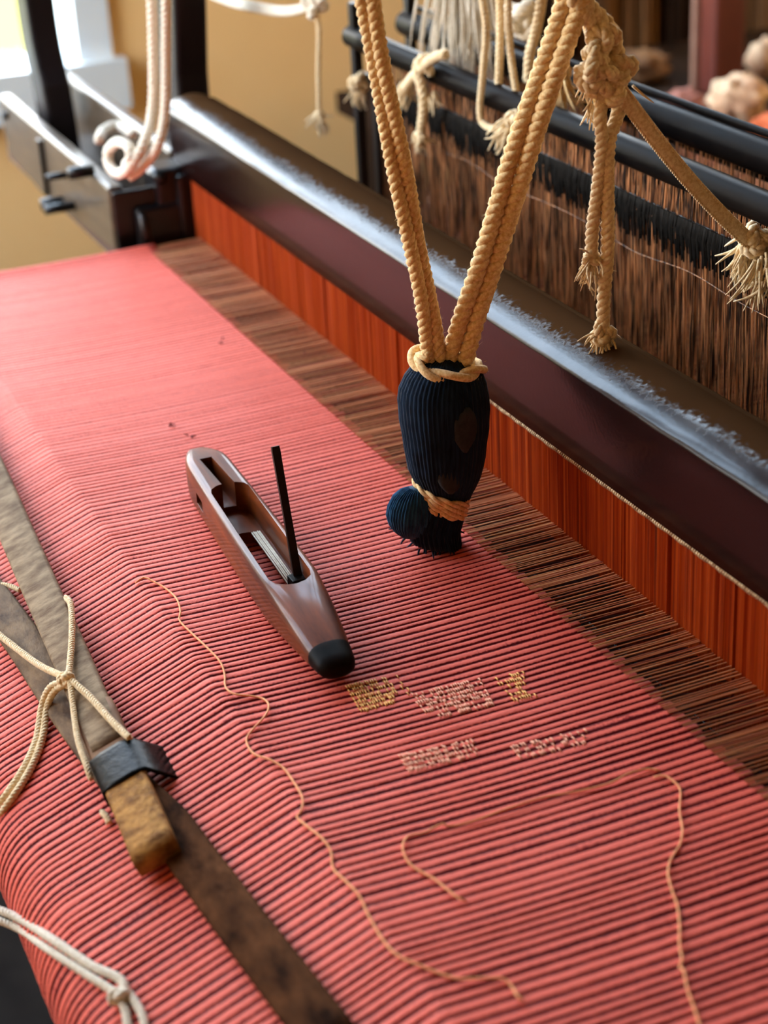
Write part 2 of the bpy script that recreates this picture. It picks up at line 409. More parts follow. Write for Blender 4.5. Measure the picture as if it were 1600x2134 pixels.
# ---------------------------------------------------------------- woven cloth
PITCH = 0.00575
XF, XN = -0.592, 0.72
FOLD = -0.248; FELL = -0.044
def profile():
    P = []
    ys = np.linspace(FELL, -.243, 26)
    for y in ys:
        P.append((y, -0.0018*math.sin(math.pi*(y-FELL)/(FOLD-FELL))))
    for k in range(1, 8):                      # rounding over the breast beam
        a = math.radians(20.5*k/7); P.append((-.243-.016*math.sin(a)*1.0, -.016*(1-math.cos(a))))
    y0, z0 = P[-1]; sl = math.tan(math.radians(20.5))
    for k in range(1, 17): y = y0 + (-.352-y0)*k/16; P.append((y, z0+(y-y0)*sl))
    y0, z0 = P[-1]; r = .034; a0 = math.radians(20.5)
    cy, cz = y0 + r*math.sin(a0), z0 - r*math.cos(a0)
    for k in range(1, 15):
        a = a0 + math.radians(100-20.5)*k/14; P.append((cy - r*math.sin(a), cz + r*math.cos(a)))
    y0, z0 = P[-1]
    for k in range(1, 9): P.append((y0 + .05*k/8, z0 - .22*k/8))
    return P
PROF = profile()
PY = np.array([p[0] for p in PROF]); PZ = np.array([p[1] for p in PROF])
_i = int(np.argmin(PY)); _yy = PY[:_i+1][::-1]; _zz = PZ[:_i+1][::-1]
def cloth_z(y):
    return 0.0 if y > FELL else float(np.interp(y, _yy, _zz))
def hit(u, v, h=0.0):
    """point on the cloth (raised by h) seen at this place"""
    d = ray(u, v); t0, prev = 0.3, None
    for k in range(2500):
        tt = t0 + k*.001; p = CAM + d*tt; g = p[2] - cloth_z(p[1]) - h
        if g <= 0 and prev is not None:
            q = prev/(prev-g); return Vector(CAM + d*(tt-.001+.001*q))
        prev = g
    return Vector(CAM + d*1.2)
def cloth_n(y):
    a, b = cloth_z(y-.002), cloth_z(y+.002); return Vector((0, -(b-a)/.004, 1)).normalized()

ribs = []; x = XF
while x < XN:
    p = PITCH*random.uniform(.84, 1.16); ribs.append((x, p)); x += p
SECT = [0, .10, .2, .3, .42, .56, .7, .82, .92]
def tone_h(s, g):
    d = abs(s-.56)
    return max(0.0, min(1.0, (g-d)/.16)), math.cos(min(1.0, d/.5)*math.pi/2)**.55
xs, tones, hs, fj = [], [], [], []
for (x0, p) in ribs:
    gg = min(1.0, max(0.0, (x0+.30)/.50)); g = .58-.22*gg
    amp = random.uniform(.8, 1.1); j = random.gauss(0, .0014); bias = random.gauss(0, .07); g += random.uniform(-.05, .05)
    for s in SECT:
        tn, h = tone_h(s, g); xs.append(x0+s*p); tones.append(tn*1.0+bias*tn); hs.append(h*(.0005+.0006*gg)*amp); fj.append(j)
nx, npf = len(xs), len(PROF)
NRM = []
for k in range(npf):
    a, b = PROF[max(k-1,0)], PROF[min(k+1,npf-1)]
    ty, tz = b[0]-a[0], b[1]-a[1]; l = math.hypot(ty, tz); NRM.append((tz/l, -ty/l))
cb = MB(); cc = []
for k in range(npf):
    y, z = PROF[k]; ny, nz = NRM[k]
    fade = 1.0
    for i in range(nx):
        wob = .00022*mnoise.noise((xs[i]*180, y*60, 3.0))
        h = hs[i]*(1+.25*mnoise.noise((xs[i]*300, y*140, 9)))
        yy = y + (fj[i] if k == 0 else 0)
        # far selvedge curves up a touch
        edge = .004*max(0.0, 1-(xs[i]-XF)/.03)**2
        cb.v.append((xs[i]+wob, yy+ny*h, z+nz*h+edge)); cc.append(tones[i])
for k in range(npf-1):
    for i in range(nx-1):
        a = k*nx+i; cb.f.append((a, a+nx, a+nx+1, a+1))
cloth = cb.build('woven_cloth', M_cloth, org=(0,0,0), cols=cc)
tag(cloth, 'salmon pink ribbed cloth stretched on the loom and folded over its front edge', 'cloth')
sol = cloth.modifiers.new('thickness', 'SOLIDIFY'); sol.thickness = .0008; sol.offset = -1

# warp threads between fell and reed, and on through the heddles
wb_ = MB(); wlow = MB()
x = XF
while x < XN-.01:
    x += random.choice((.0013, .0014, .0034, .0030, .0022))*random.uniform(.85, 1.15)
    r = random.uniform(.00034, .0006)
    yj = FELL - .006; z0 = .0008
    wb_.tube([(x, yj, z0), (x+random.gauss(0,.0003), -.02, .0012+random.gauss(0,.0003)), (x+random.gauss(0,.0003), .02, .002), (x, .15, .012), (x, .32, .012), (x, .8, .002)], r, 4, cap=False)
    if random.random() < .75:
        x2 = x+.0008
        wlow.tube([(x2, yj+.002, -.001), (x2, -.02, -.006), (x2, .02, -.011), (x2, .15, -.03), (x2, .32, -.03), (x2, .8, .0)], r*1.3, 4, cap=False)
tag(wb_.build('warp_threads', M_warp, cloth, org=(0,0,0)), 'tan and red warp threads running from the cloth into the reed', kind='stuff')
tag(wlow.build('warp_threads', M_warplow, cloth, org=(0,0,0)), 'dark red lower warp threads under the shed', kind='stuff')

# brocade patches: short metallic floats over the ribs
def patch(poly, m, dens, seed, label):
    rd = random.Random(seed); b = MB()
    A, B, C, D = [hit(u, v, .0012) for (u, v) in poly]       # A-B along the warp, A-D along the weft
    nu = max(3, int((B-A).length/.0013)); nv = max(3, int((D-A).length/.0042))
    for i in range(nu):
        for j in range(nv):
            if rd.random() > dens(i/(nu-1), j/(nv-1)): continue
            s, t_ = (i+rd.uniform(.3,.7))/nu, (j+rd.uniform(.35,.65))/nv
            p = (A*(1-s)+B*s)*(1-t_) + (D*(1-s)+C*s)*t_
            L = rd.uniform(.0016, .0024); wd = rd.uniform(.00028, .0004)
            z = cloth_z(p.y) + .0016
            b.tube([(p.x-L, p.y, z-.0007), (p.x-L*.4, p.y, z), (p.x+L*.4, p.y, z), (p.x+L, p.y, z-.0007)], wd, 5)
    o = b.build('brocade_motif', m, cloth)
    tag(o, label)
patch([(716,1428),(838,1404),(868,1452),(752,1486)], M_gold, lambda a, b: (.9-.75*max(0,a-.45)*1.8), 1, 'gold brocade patch beside the shuttle tip')
patch([(850,1446),(1000,1412),(1030,1470),(900,1502)], M_silver, lambda a, b: .95*(1-abs(a-.55)*.9)*(1-abs(b-.5)*.5), 2, 'pale gold brocade patch')
patch([(1030,1412),(1090,1398),(1120,1452),(1060,1466)], M_gold, lambda a, b: .8*(1-abs(a-.5)), 3, 'thin gold brocade patch')
patch([(828,1572),(985,1540),(1000,1574),(850,1610)], M_silver, lambda a, b: .95-.3*a, 4, 'pale brocade bar')
patch([(1050,1556),(1180,1530),(1200,1560),(1075,1585)], M_silver, lambda a, b: .5*(1-abs(a-.5)), 5, 'scattered pale brocade stitches')
patch([(1160,1530),(1250,1512),(1270,1545),(1185,1560)], M_silver, lambda a, b: .4*(1-a), 6, 'few pale brocade stitches')

# ---------------------------------------------------------------- beater: top beam, reed, shuttle box, posts
beater = thing('beater', (0, .02, -.06), 'dark beater with a glossy black-brown top beam above an orange reed', 'beater')
BX0, BX1 = -.63, .75
def beam_sec(x):
    wv = .0006*mnoise.noise((x*9, 1, 2)) + .0004*mnoise.noise((x*40, 5, 2))
    zt = .127 + wv; S = []
    S += [(x, .0005, .0565), (x, -.0035, .0585), (x, -.006, .075), (x, -.0092, .104)]
    S += [(x, -.0104, zt-.0105), (x, -.0102, zt-.0090), (x, -.0088, zt-.0076)]
    for k in range(1, 10):               # softly crowned top
        f = k/9; S.append((x, -.0088+.0448*f, zt-.0076+.0076*math.sin(math.pi/2*min(1, f*1.7)) - .006*max(0, f-.6)**2*6))
    for k in range(0, 5):
        a = math.pi/2*k/4; S.append((x, .036+.008*math.sin(a), zt-.0142+.0085*math.cos(a)))
    S += [(x, .046, .06), (x, .04, .0565)]
    return S
MB().loft([beam_sec(x) for x in np.linspace(BX0, BX1, 150)]).build('top_beam', M_beam, beater)
# reed sections split by dark gaps
reed = link('reed', None, beater, (0, .004, -.045))
edges = [-.605, -.57]
while edges[-1] < .0: edges.append(edges[-1] + random.uniform(.03, .058))
edges[-1] = .027
for px_, py_ in ((1205,1130),(1290,1200),(1390,1285),(1500,1375),(1524,1395)):
    edges.append(ay(px_, py_, 0).x)
while edges[-1] < .74: edges.append(edges[-1] + random.uniform(.028, .05))
for e0, e1 in zip(edges[:-1], edges[1:]):
    b = MB(); x = e0 + .0011; k = 0
    pts = []
    while x < e1 - .0011:
        pts.append((x, (.0009 if k % 2 else 0.0) + random.uniform(-.0002, .0003))); x += random.uniform(.0007, .0013); k += 1
    for z in (-.045, .058):
        for (xx, dy) in pts: b.v.append((xx, .0012+dy, z))
        for (xx, dy) in reversed(pts): b.v.append((xx, .006, z))
    n = len(pts)*2
    for j in range(n): b.f.append((j, (j+1) % n, n+(j+1) % n, n+j))
    b.build('reed_section', M_reed, reed, False)
MB().box((-.605, .0045, -.045), (.74, .0085, .058)).build('reed_backing', M_tip, reed, False)
b = MB()
xb = -.02
while xb < .74:                          # cord binding under the beam
    L = .0026; wob = .0003*math.sin(xb*300)
    b.tube([(xb, -.0006, .0540+wob), (xb+.0008, -.0019, .0557+wob), (xb+.0014, -.0006, .0578)], .0009, 5)
    xb += .0021
tag(b.build('reed_binding', M_binding, reed), 'pale cord binding along the upper edge of the reed', kind='stuff')
MB().box((BX0, .0, -.075), (.75, .045, -.045)).build('lower_beam', M_beam, beater, False, bevel=.003)

# shuttle box at the far end of the beater
BFX0, BFX1 = -1.12, -.622
b = MB()
S = []
for (u, v) in ((8,250),(20,322),(84,402),(160,462),(244,526)):
    q = ay(u, v, -.072); zt = .054
    S.append([(q.x, -.072, q.z), (q.x, -.058, q.z), (q.x, -.058, zt), (q.x, -.072, zt)])
S[0] = [(x_-.012, y_, z_) for x_, y_, z_ in S[0]]; S[-1] = [(BFX1, y_, z_) for x_, y_, z_ in S[-1]]
b.loft(S); b.build('box_front_board', M_boxwood, beater, False, bevel=.003)
MB().box((-1.15, .0, -.03), (-.66, .014, .07)).build('box_back_board', M_boxwood, beater, False, bevel=.004)
MB().box((-1.14, -.058, -.035), (-.64, .0, -.02)).build('box_floor_board', M_boxin, beater, False)
MB().box((-1.09, -.0575, -.02), (-.66, -.05, .04)).build('box_lining', M_boxin, beater, False)
MB().box((BFX1, -.070, -.035), (BFX1+.006, .004, .05)).build('box_end_plate', M_black, beater, False, bevel=.002)
b = MB()
b.box((-.617, -.052, -.02), (-.606, -.006, .034)); b.box((-.65, -.03, .03), (-.61, .0, .066)); b.box((-.612, -.012, -.02), (-.603, -.002, .06))
b.build('iron_bracket', M_black, beater, False, bevel=.004)
b = MB(); b.tube([(-.63, -.03, .062), (-.6, -.026, .06)], .006, 10); b.build('bracket_bolt', M_black, beater)
b = MB(); b.tube([(-.622, -.047, .03), (-.604, -.047, .026), (-.6, -.046, -.005)], .005, 8); b.build('bracket_spring', MATS['dark_steel'], beater)
for (u, v, r, l) in ((190,355,.006,.022), (152,362,.0035,.026), (130,420,.0065,.022), (155,428,.005,.03), (15,240,.0045,.006)):
    p = ay(u, v, -.072); MB().tube([(p.x, -.070, p.z), (p.x, -.072-l, p.z)], r, 10).build('bolt', M_black, beater)
p0, p1 = ay(82,290,-.074), ay(92,400,-.074)
MB().box((p0.x-.006, -.0765, p1.z), (p0.x+.006, -.0715, p0.z)).build('iron_strap', M_pin, beater, False, bevel=.001)
MB().box((-.616, -.006, -.05), (-.6035, .03, .06)).build('reed_end_post', M_blackwood, beater, False, bevel=.002)
# upright posts
def post(name, px, y, zb, wx, wy, flare=0.0):
    lo = ay(px[0][0], px[0][1], y); hi = ay(px[1][0], px[1][1], y)
    S = []
    for k in range(14):
        f = k/13; c = lo.lerp(Vector((lo.x+(hi.x-lo.x)*2.2, y, lo.z+(hi.z-lo.z)*2.2)), f)
        c.x += flare*(1-f)**6; c.z = zb if k == 0 else c.z
        S.append([(c.x-wx, y-wy, c.z), (c.x+wx, y-wy, c.z), (c.x+wx, y+wy, c.z), (c.x-wx, y+wy, c.z)])
    return MB().loft(S).build(name, M_blackwood, beater, False, bevel=.004)
post('upright_post', ((95,190),(72,0)), -.03, -.02, .026, .016, .05)
post('upright_post', ((382,172),(377,0)), .03, .06, .030, .016)

# ---------------------------------------------------------------- heddle frames
def heddle_frame(y, zr, x0, x1, label, nthreads, seed, zl=-.16, rr=.0085, thin=True):
    rd = random.Random(seed)
    t = thing('heddle_frame', ((x0+x1)/2, y, zl), label, 'heddle frame', 'heddle frames behind the beater')
    b = MB(); P = [(x, y, zr + .0006*math.sin(x*7+seed)) for x in np.linspace(x0, x1, 30)]
    b.tube(P, rr, 16); b.build('top_rod', M_rod, t)
    if thin: MB().tube([(x, y+.006, zr+rr+.002) for x in np.linspace(x0, x1, 8)], .0028, 8).build('thin_rod', M_rod, t)
    MB().box((x0, y-.0012, zr-.036), (x1, y+.0012, zr-.028)).build('heddle_bar', M_heddleblk, t, False)
    MB().box((x0, y-.0012, zl), (x1, y+.0012, zl+.008)).build('heddle_bar', M_heddleblk, t, False)
    for xx in (x0+.008, x0+.05, x1-.008):
        MB().box((xx-.005, y-.004, zl-.005), (xx+.005, y+.004, zr+.03 if xx != x0+.05 else zr-.005)).build('side_post', M_blackwood, t, False, bevel=.001)
    hb, lb, gb = MB(), MB(), MB()
    x = x0+.06
    for i in range(nthreads):
        x += (x1-x0-.07)/nthreads*rd.uniform(.2, 1.8)
        if x > x1-.01: break
        r = rd.uniform(.0002, .00042); lean = rd.gauss(0, .0016); ze = .006+rd.gauss(0,.004)
        hb.tube([(x, y+rd.uniform(-.004,.004), zr-.034), (x+lean*.5, y+rd.uniform(-.002,.002), ze+.01), (x+lean, y, ze), (x+lean*.6, y+rd.uniform(-.004,.004), zl+.006)], r, 4, cap=False)
        # black loops over the heddle bar
        zz = zr-.03-rd.uniform(.008, .026)
        lb.tube([(x, y-.0025, zr-.027), (x+rd.gauss(0,.0006), y-.004, zr-.036), (x+lean*.3, y-.003, zz)], rd.uniform(.0004,.0009), 4, cap=False)
        if rd.random() < .7:
            gb.tube([(x, y+rd.uniform(0,.003), zr-.0), (x, y+rd.uniform(-.001,.003), zr-.03)], r, 4, cap=False)
    hb.tube([(x, y-.004+.001*math.sin(x*60), .118+.002*math.sin(x*37)) for x in np.linspace(x0+.2, x1-.02, 60)], .0003, 5)
    tag(hb.build('heddles', M_heddle, t), 'copper brown heddle strings hanging in a dense row', kind='stuff')
    tag(lb.build('heddle_loops', M_heddleblk, t), 'black heddle loops crowded along the bar', kind='stuff')
    tag(gb.build('heddle_ties', M_heddle, t), 'short copper ties under the rod', kind='stuff')
    return t
heddle_frame(.14, .180, -.53, .55, 'nearest black-rod heddle frame, right behind the beater beam', 1500, 1, rr=.0098, thin=False)
heddle_frame(.202, .181, -.55, .50, 'second black-rod heddle frame, its thick rod the topmost at upper right', 900, 2, rr=.0115)
heddle_frame(.262, .146, -.58, .45, 'rearmost heddle frame, mostly hidden behind the second black rod', 420, 4, rr=.009)

# ---------------------------------------------------------------- boat shuttle
sh = thing('boat_shuttle', (.08, -.172, .001), 'brown wooden boat shuttle with an open slot lying on the pink cloth', 'shuttle')
SX0, SX1 = -.080, .208; SYC = -.1695; SLN = SX1-SX0; SSK = .0165
def sh_w(t):          # half width along the length
    if t < .16: return .0145*math.sin(math.pi/2*(t/.16*.93+.07))**.62
    if t < .66: return .0145 + .0022*math.sin(math.pi/2*(t-.16)/.5)
    q = (t-.66)/.34
    return .0167*(1-q**2.4*.36)
def sh_sec(t):
    x = SX0 + (SX1-SX0)*t; hw = sh_w(t)
    top = .0285 - .004*max(0, (.12-t)/.12)**2*1.6 - (.0120*max(0, (t-.74)/.26)**1.6)
    bot = .001 + .009*max(0, (.14-t)/.14)**1.6 + .003*max(0, (t-.8)/.2)**2
    if t < .015: top -= .006; bot += .004
    yc = SYC - SSK*t
    zc, hh = (top+bot)/2, (top-bot)/2; e = .24+.42*max(0, 1-t/.10) if t < .74 else .24+.62*((t-.74)/.26)**.7
    S = []
    for k in range(24):
        a = 2*math.pi*k/24 + .13; c, s_ = math.cos(a), math.sin(a)
        S.append((x, yc+hw*math.copysign(abs(c)**e, c), zc+hh*math.copysign(abs(s_)**e, s_)))
    return S
ts = np.unique(np.r_[np.linspace(0, .06, 6)**1, np.linspace(.06, .9, 40), np.linspace(.9, 1, 8)])
body = MB().loft([sh_sec(t) for t in ts]).build('shuttle_body', M_shut, sh, org=(.08,-.172,.001))
def cutter(build):
    b = MB(); build(b); o = b.build('cutter', None, None, org=(0,0,0)); return o
def slot(b, t0, t1, hw, z0, z1, round_=6):
    S = []
    xa, xb_ = SX0+(SX1-SX0)*t0, SX0+(SX1-SX0)*t1; ya, yb = SYC-SSK*t0, SYC-SSK*t1
    pts = []
    for k in range(round_+1):
        a = math.pi/2 + math.pi*k/round_; pts.append((xa+hw*.8+hw*.8*math.cos(a), ya+hw*math.sin(a)))
    for k in range(round_+1):
        a = -math.pi/2 + math.pi*k/round_; pts.append((xb_-hw*.9+hw*.9*math.cos(a), yb+hw*math.sin(a)))
    b.loft([[(x, y, z0) for x, y in pts], [(x, y, z1) for x, y in pts]])
cuts = [cutter(lambda b: slot(b, .27, .775, .0122, .008, .05)),
        cutter(lambda b: slot(b, .38, .76, .0080, -.02, .02)),
        cutter(lambda b: b.box((SX0+SLN*.12, SYC-SSK*.2-.0035, .012), (SX0+SLN*.32, SYC-SSK*.2+.0045, .05)))]
p = ay(418, 1048, SYC-.018)
cuts.append(cutter(lambda b: b.box((p.x-.008, SYC-.04, p.z-.003), (p.x+.008, SYC-.006, p.z+.004))))
for c in cuts:
    mo = body.modifiers.new('cut', 'BOOLEAN'); mo.operation = 'DIFFERENCE'; mo.object = c; mo.solver = 'EXACT'
    c.location = ORG[c]
bpy.context.view_layer.update()
dg = bpy.context.evaluated_depsgraph_get()
me = bpy.data.meshes.new_from_object(body.evaluated_get(dg))
body.modifiers.clear(); body.data = me
for c in cuts: bpy.data.objects.remove(c)
me.polygons.foreach_set('use_smooth', [True]*len(me.polygons))
try: me.set_sharp_from_angle(angle=math.radians(35))
except Exception: pass
bv = body.modifiers.new('bevel', 'BEVEL'); bv.width = .0009; bv.segments = 2; bv.limit_method = 'ANGLE'; bv.angle_limit = .7
tipS = []
for t in np.linspace(.95, 1.0, 9):
    s_ = sh_sec(t); c = np.mean(s_, axis=0); tipS.append([tuple(c + (np.array(p)-c)*min(1.004, .97+.034*(t-.95)/.012)) for p in s_])
c = np.mean(tipS[-1], axis=0); 
for q, dx in ((.88, .003), (.6, .0055), (.2, .0068)): tipS.append([tuple(c + (np.array(p)-c)*q + np.array([dx, 0, -.0005])) for p in tipS[8]])
tag(MB().loft(tipS).build('shuttle_tip', M_tip, sh), 'shuttle tip with its shade painted black')
pb = az(622, 1212, .014); pt = ay(573, 930, pb.y+.001)
d = (pt-pb).normalized(); sd = Vector((0,1,0)); fw_ = d.cross(sd).normalized()
S = []
for f, wd in ((0, .0027), (.1, .0024), (.5, .0022), (.97, .0024), (1.0, .0022)):
    c = pb.lerp(pt, f); S.append([c+sd*wd+fw_*.0012, c-sd*wd+fw_*.0012, c-sd*wd-fw_*.0012, c+sd*wd-fw_*.0012])
tag(MB().loft(S).build('spindle', M_pin, sh, False), 'thin dark spindle standing up out of the slot')
MB().box((pb.x-.004, pb.y-.0055, pb.z-.006), (pb.x+.006, pb.y+.0055, pb.z+.004)).build('spindle_clip', M_tip, sh, False, bevel=.0008)
q0 = Vector((SX0+SLN*.40, SYC-SSK*.4+.0072, .0095)); q1 = Vector((SX0+SLN*.74, SYC-SSK*.74+.0072, .0095))
b = MB()
for k in range(5):
    o_ = Vector((0, .0012*(k-2), .0003*(k % 2))); b.tube([q0+o_, (q0+q1)/2+o_+Vector((0,0,.0004)), q1+o_], .0005, 5)
tag(b.build('slot_threads', M_white, sh), 'pale threads lying in the shuttle slot')

# ---------------------------------------------------------------- hanging indigo yarn weight and its rope
wt_x = .09
def wp(u, v, dx=0.0): return ax_(u, v, wt_x+dx)
wgt = thing('yarn_weight', wp(893, 1138), 'dark indigo yarn weight bound with tan rope, hanging over the cloth', 'weight')
def blob(b, rows, depth=.85, seg=220, ridge=.0005, seed=0, nrid=53, dx=0):
    S = []
    for (v, ul, ur) in rows:
        L, R_ = wp(ul, v, dx), wp(ur, v, dx); c = (L+R_)/2; hw = (R_-L).length/2; ax1 = (R_-L).normalized()
        ring = []
        for k in range(seg):
            a = 2*math.pi*k/seg
            rr = 1 + (ridge/max(hw,.002))*(math.sin(nrid*a + 2*math.sin(3*a+seed)+v*.02) + .8*mnoise.noise((math.cos(a)*5, math.sin(a)*5, v*.012+seed)))
            ring.append(c + ax1*hw*rr*math.cos(a) + Vector((1,0,0))*hw*depth*rr*math.sin(a))
        S.append(ring)
    b.loft(S)
b = MB()
blob(b, [(744,915,950),(748,898,968),(754,884,982),(760,875,990),(772,862,1000),(790,849,1006),(815,838,1010),(840,835,1012),(880,838,1011),(910,843,1007),(940,847,1004),(960,851,1000),(985,856,994),(1005,866,986),(1022,876,978),(1040,884,972)])
b.build('yarn_body', M_blue, wgt)
b = MB()
blob(b, [(1030,876,968),(1050,870,966),(1075,862,960),(1100,856,953),(1120,858,955),(1133,862,957)], seed=3, ridge=.0009, nrid=37)
b.tuft(wp(905,1120), (0,0,-1), 60, .010, .0008, .6, .3, 5, .014)
b.build('yarn_tail', M_blue, wgt)
b = MB()                                      # folded loop of yarn bulging to the left
blob(b, [(1017,852,884),(1024,836,893),(1038,821,902),(1058,811,905),(1078,808,902),(1096,813,893),(1110,824,882),(1119,838,870)], depth=.75, seed=5, ridge=.0006, nrid=41)
b.build('yarn_loop', M_bluelt, wgt)
for (v0, v1, a0, a1, u0, u1) in ((822,915,1.05,1.75,836,1011),(948,1006,1.25,2.05,851,998)):
    b = MB(); S = []
    for v in np.linspace(v0, v1, 8):
        f = math.sin(math.pi*(v-v0+4)/(v1-v0+8)); L, R_ = wp(u0, v), wp(u1-(v-822)*.09, v); c = (L+R_)/2; hw = (R_-L).length/2; ax1 = (R_-L).normalized(); row = []
        for k in range(10):
            a = (a0+a1)/2 + (a1-a0)/2*f*(k/4.5-1); q = 1.06-.05*abs(k/4.5-1)**4
            row.append(c + ax1*hw*q*math.cos(a) + Vector((1,0,0))*hw*.85*q*math.sin(a))
        S.append(row + [c+(p-c)*.93 for p in reversed(row)])
    b.loft(S); b.build('faded_patch', M_grey, wgt)
def ring(b, v, ul, ur, R, tilt=0.0, depth=.85, wob=.0, turns=1.0, drop=0.0, phase=0.0):
    L, R_ = wp(ul, v), wp(ur, v+tilt); c = (L+R_)/2; hw = (R_-L).length/2; ax1 = (R_-L).normalized()
    P = []; n = int(26*turns)
    for k in range(n+1):
        a = 2*math.pi*k/26 + phase
        P.append(c + ax1*hw*math.cos(a) + Vector((1,0,-.12))*hw*depth*math.sin(a) + Vector((0,0,wob*math.sin(2*a+phase) - drop*k/n)))
    b.rope(P, R, 2, pitch=R*9, fuzz=4)
b = MB(); ring(b, 757, 868, 997, .0043, 6, .8, .002, 1.08); ring(b, 745, 880, 975, .0038, 10, .7, .003, .75, phase=2.6)
b.build('rope_collar', M_rope, wgt)
b = MB()
for q in range(4): ring(b, 1012+10*q, 870+2*q, 968-2*q, .0023, 26, .87, .0008, 1.0)
b.build('rope_binding', M_rope, wgt)

vr = thing('hanging_rope', wp(930, 745), 'tan twisted rope in a V, carrying the indigo yarn weight', 'rope')
def double(b, pix, R, gap, xf, twist=.35, strands=3, fuzz=10):
    P = resample(smooth([ax_(u, v, xf(v)) for u, v in pix]), .006); L = 0
    A, B = [], []
    fr = frames(P)
    for i, p in enumerate(P):
        if i: L += (P[i]-P[i-1]).length
        view = (Vector(CAM)-p).normalized(); t = (P[min(i+1,len(P)-1)]-P[max(i-1,0)]).normalized(); sd = view.cross(t).normalized()
        a = twist*math.sin(L*26)
        o_ = sd*gap*math.cos(a) + view*gap*math.sin(a)
        A.append(p+o_); B.append(p-o_)
    b.rope(A, R, strands, fuzz=fuzz); b.rope(B, R, strands, fuzz=fuzz, phase=1.3)
b = MB(); double(b, [(905,752),(890,640),(862,505),(828,330),(790,140),(766,0),(750,-110),(712,-400)], .0042, .0033, lambda v: .092+.00002*(740-v), .8)
b.build('rope_leg', M_rope, vr)
b = MB(); double(b, [(952,752),(978,660),(1012,560),(1052,430),(1098,280),(1150,130),(1188,20),(1200,-40)], 0.0052, .0046, lambda v: .095+.00005*(745-v), .45)
b.build('rope_leg', M_rope, vr)
# knotted bunch the rope is tied to
KX = .135
def kp(u, v, dx=0.0): return ax_(u, v, KX+dx)
kn = thing('knotted_cord', kp(1262, 740), 'cream cord with a thick knot and two long tails at upper right', 'cord')
b = MB()
b.rope([kp(1180,-30), kp(1205,8), kp(1228,40), kp(1250,70), kp(1262,110)], .0052, 3, fuzz=8)
b.rope([kp(1210,-30), kp(1222,10), kp(1246,34), kp(1272,66), kp(1285,120)], .0050, 3, fuzz=8)
b.build('knot_neck', M_cord, kn)
b = MB(); b.knot(kp(1255,72), .0085, .0034, 3); b.knot(kp(1245,98,.004), .0085, .0036, 8); b.knot(kp(1262,148), .0115, .0048, 5); b.knot(kp(1240,150,.006), .009, .0040, 12); b.knot(kp(1288,146,.003), .008, .0038, 21); b.knot(kp(1272,178,.004), .0085, .0038, 30)
b.build('knot', M_cord, kn)
b = MB()
b.rope([kp(1262,180), kp(1250,240,.004), kp(1254,300,.004), kp(1244,400,.002), kp(1234,480), kp(1232,540)], .0038, 3, fuzz=10)
b.knot(kp(1232,540), .0045, .0022, 2); b.tuft(kp(1230,552), (0,-.25,-.8), 40, .014, .0007, .5, .4, 9, .004)
b.build('cord_tail', M_cord, kn)
b = MB()
b.rope([kp(1292,170), kp(1286,240), kp(1268,300,.004), kp(1266,400,.004), kp(1266,520,.004), kp(1258,620,.004), kp(1256,690,.004)], .0040, 3, fuzz=10)
b.knot(kp(1256,695,.004), .0058, .0030, 14); b.tuft(kp(1257,708,.004), (.1,0,-1), 46, .014, .0008, .45, .3, 17, .005)
b.build('cord_tail', M_cord, kn)
b = MB()
for (u, v, s_) in ((1228,205,1),(1238,238,2),(1222,180,3),(1300,205,4)):
    b.tuft(kp(u, v-20, -.004), (0,-.15,-1), 9, .014, .0009, .35, .5, 40+s_, .004)
b.build('frayed_ends', M_cord, kn)
# flat tape from the knot down to the nearest heddle rod
st = []
A = kp(1278, 172, .006); B = ay(1590, 530, .128); C_ = ay(1680, 600, .12)
for f in np.linspace(0, 1, 22):
    p = A.lerp(B, f) + Vector((0,0,-.006*math.sin(math.pi*f))); st.append(p)
st += [B.lerp(C_, .5), C_]
b = MB(); sdv = [(Vector(CAM)-p).normalized() for p in st]; S = []
for i, p in enumerate(st):
    t_ = (st[min(i+1,len(st)-1)]-st[max(i-1,0)]).normalized(); s1 = sdv[i].cross(t_).normalized(); vv = t_.cross(s1)
    S.append([p + s1*.0036*c1 + vv*c2 for c1, c2 in ((1,.0006),(.35,.0013),(-.35,.0013),(-1,.0006),(-1,-.0009),(1,-.0009))])
b.loft(S)
for sg in (-1, 1):
    b.rope([p + sdv[i].cross((st[min(i+1,len(st)-1)]-st[max(i-1,0)]).normalized()).normalized()*.0036*sg for i, p in enumerate(st)], .0011, 2, fuzz=4)
b.build('flat_tape', M_cord, kn)

# cords tied on the heddle rods
def rod_tie(label, u, v, y, size, R, m, tufts, seed, extra=None, name='rod_tie'):
    b = MB(); c = ay(u, v, y); b.knot(c, size, R, seed)
    if extra: extra(b)
    for i, (tu, tv, d, n, L) in enumerate(tufts): b.tuft(ay(tu, tv, y), d, n, L, .0011, .2, .5, seed+i, .005)
    o = b.build(name, m); return tag(o, label, 'cord')
rod_tie('frayed white cord tied round the black rod at the right picture edge', 1575, 500, .122, .008, .004, M_cord,
        [(1555,510,(-.2,-.4,-1),46,.026),(1590,540,(0,0,-1),30,.028),(1592,590,(-.3,-.3,-1),10,.02)], 50)
rod_tie('pale frayed cord knotted over the near rod end, left of the hanging cords', 885, 135, .125, .008, .0036, M_cord,
        [(846,180,(0,-.6,-.8),26,.02),(900,200,(.2,.2,-1),12,.012)], 60,
        lambda b: (b.rope([ay(930,112,.128), ay(905,120,.124), ay(880,140,.122), ay(852,170,.122), ay(835,205,.122)], .0042, 3, fuzz=6),
                   b.rope([ay(868,150,.12), ay(880,190,.12), ay(882,230,.12), ay(876,280,.12)], .0042, 3, fuzz=6),
                   b.knot(ay(876,290,.12), .0055, .0026, 3), b.tuft(ay(876,296,.12), (0,0,-1), 22, .010, .0008, .5, .3, 4, .004)))
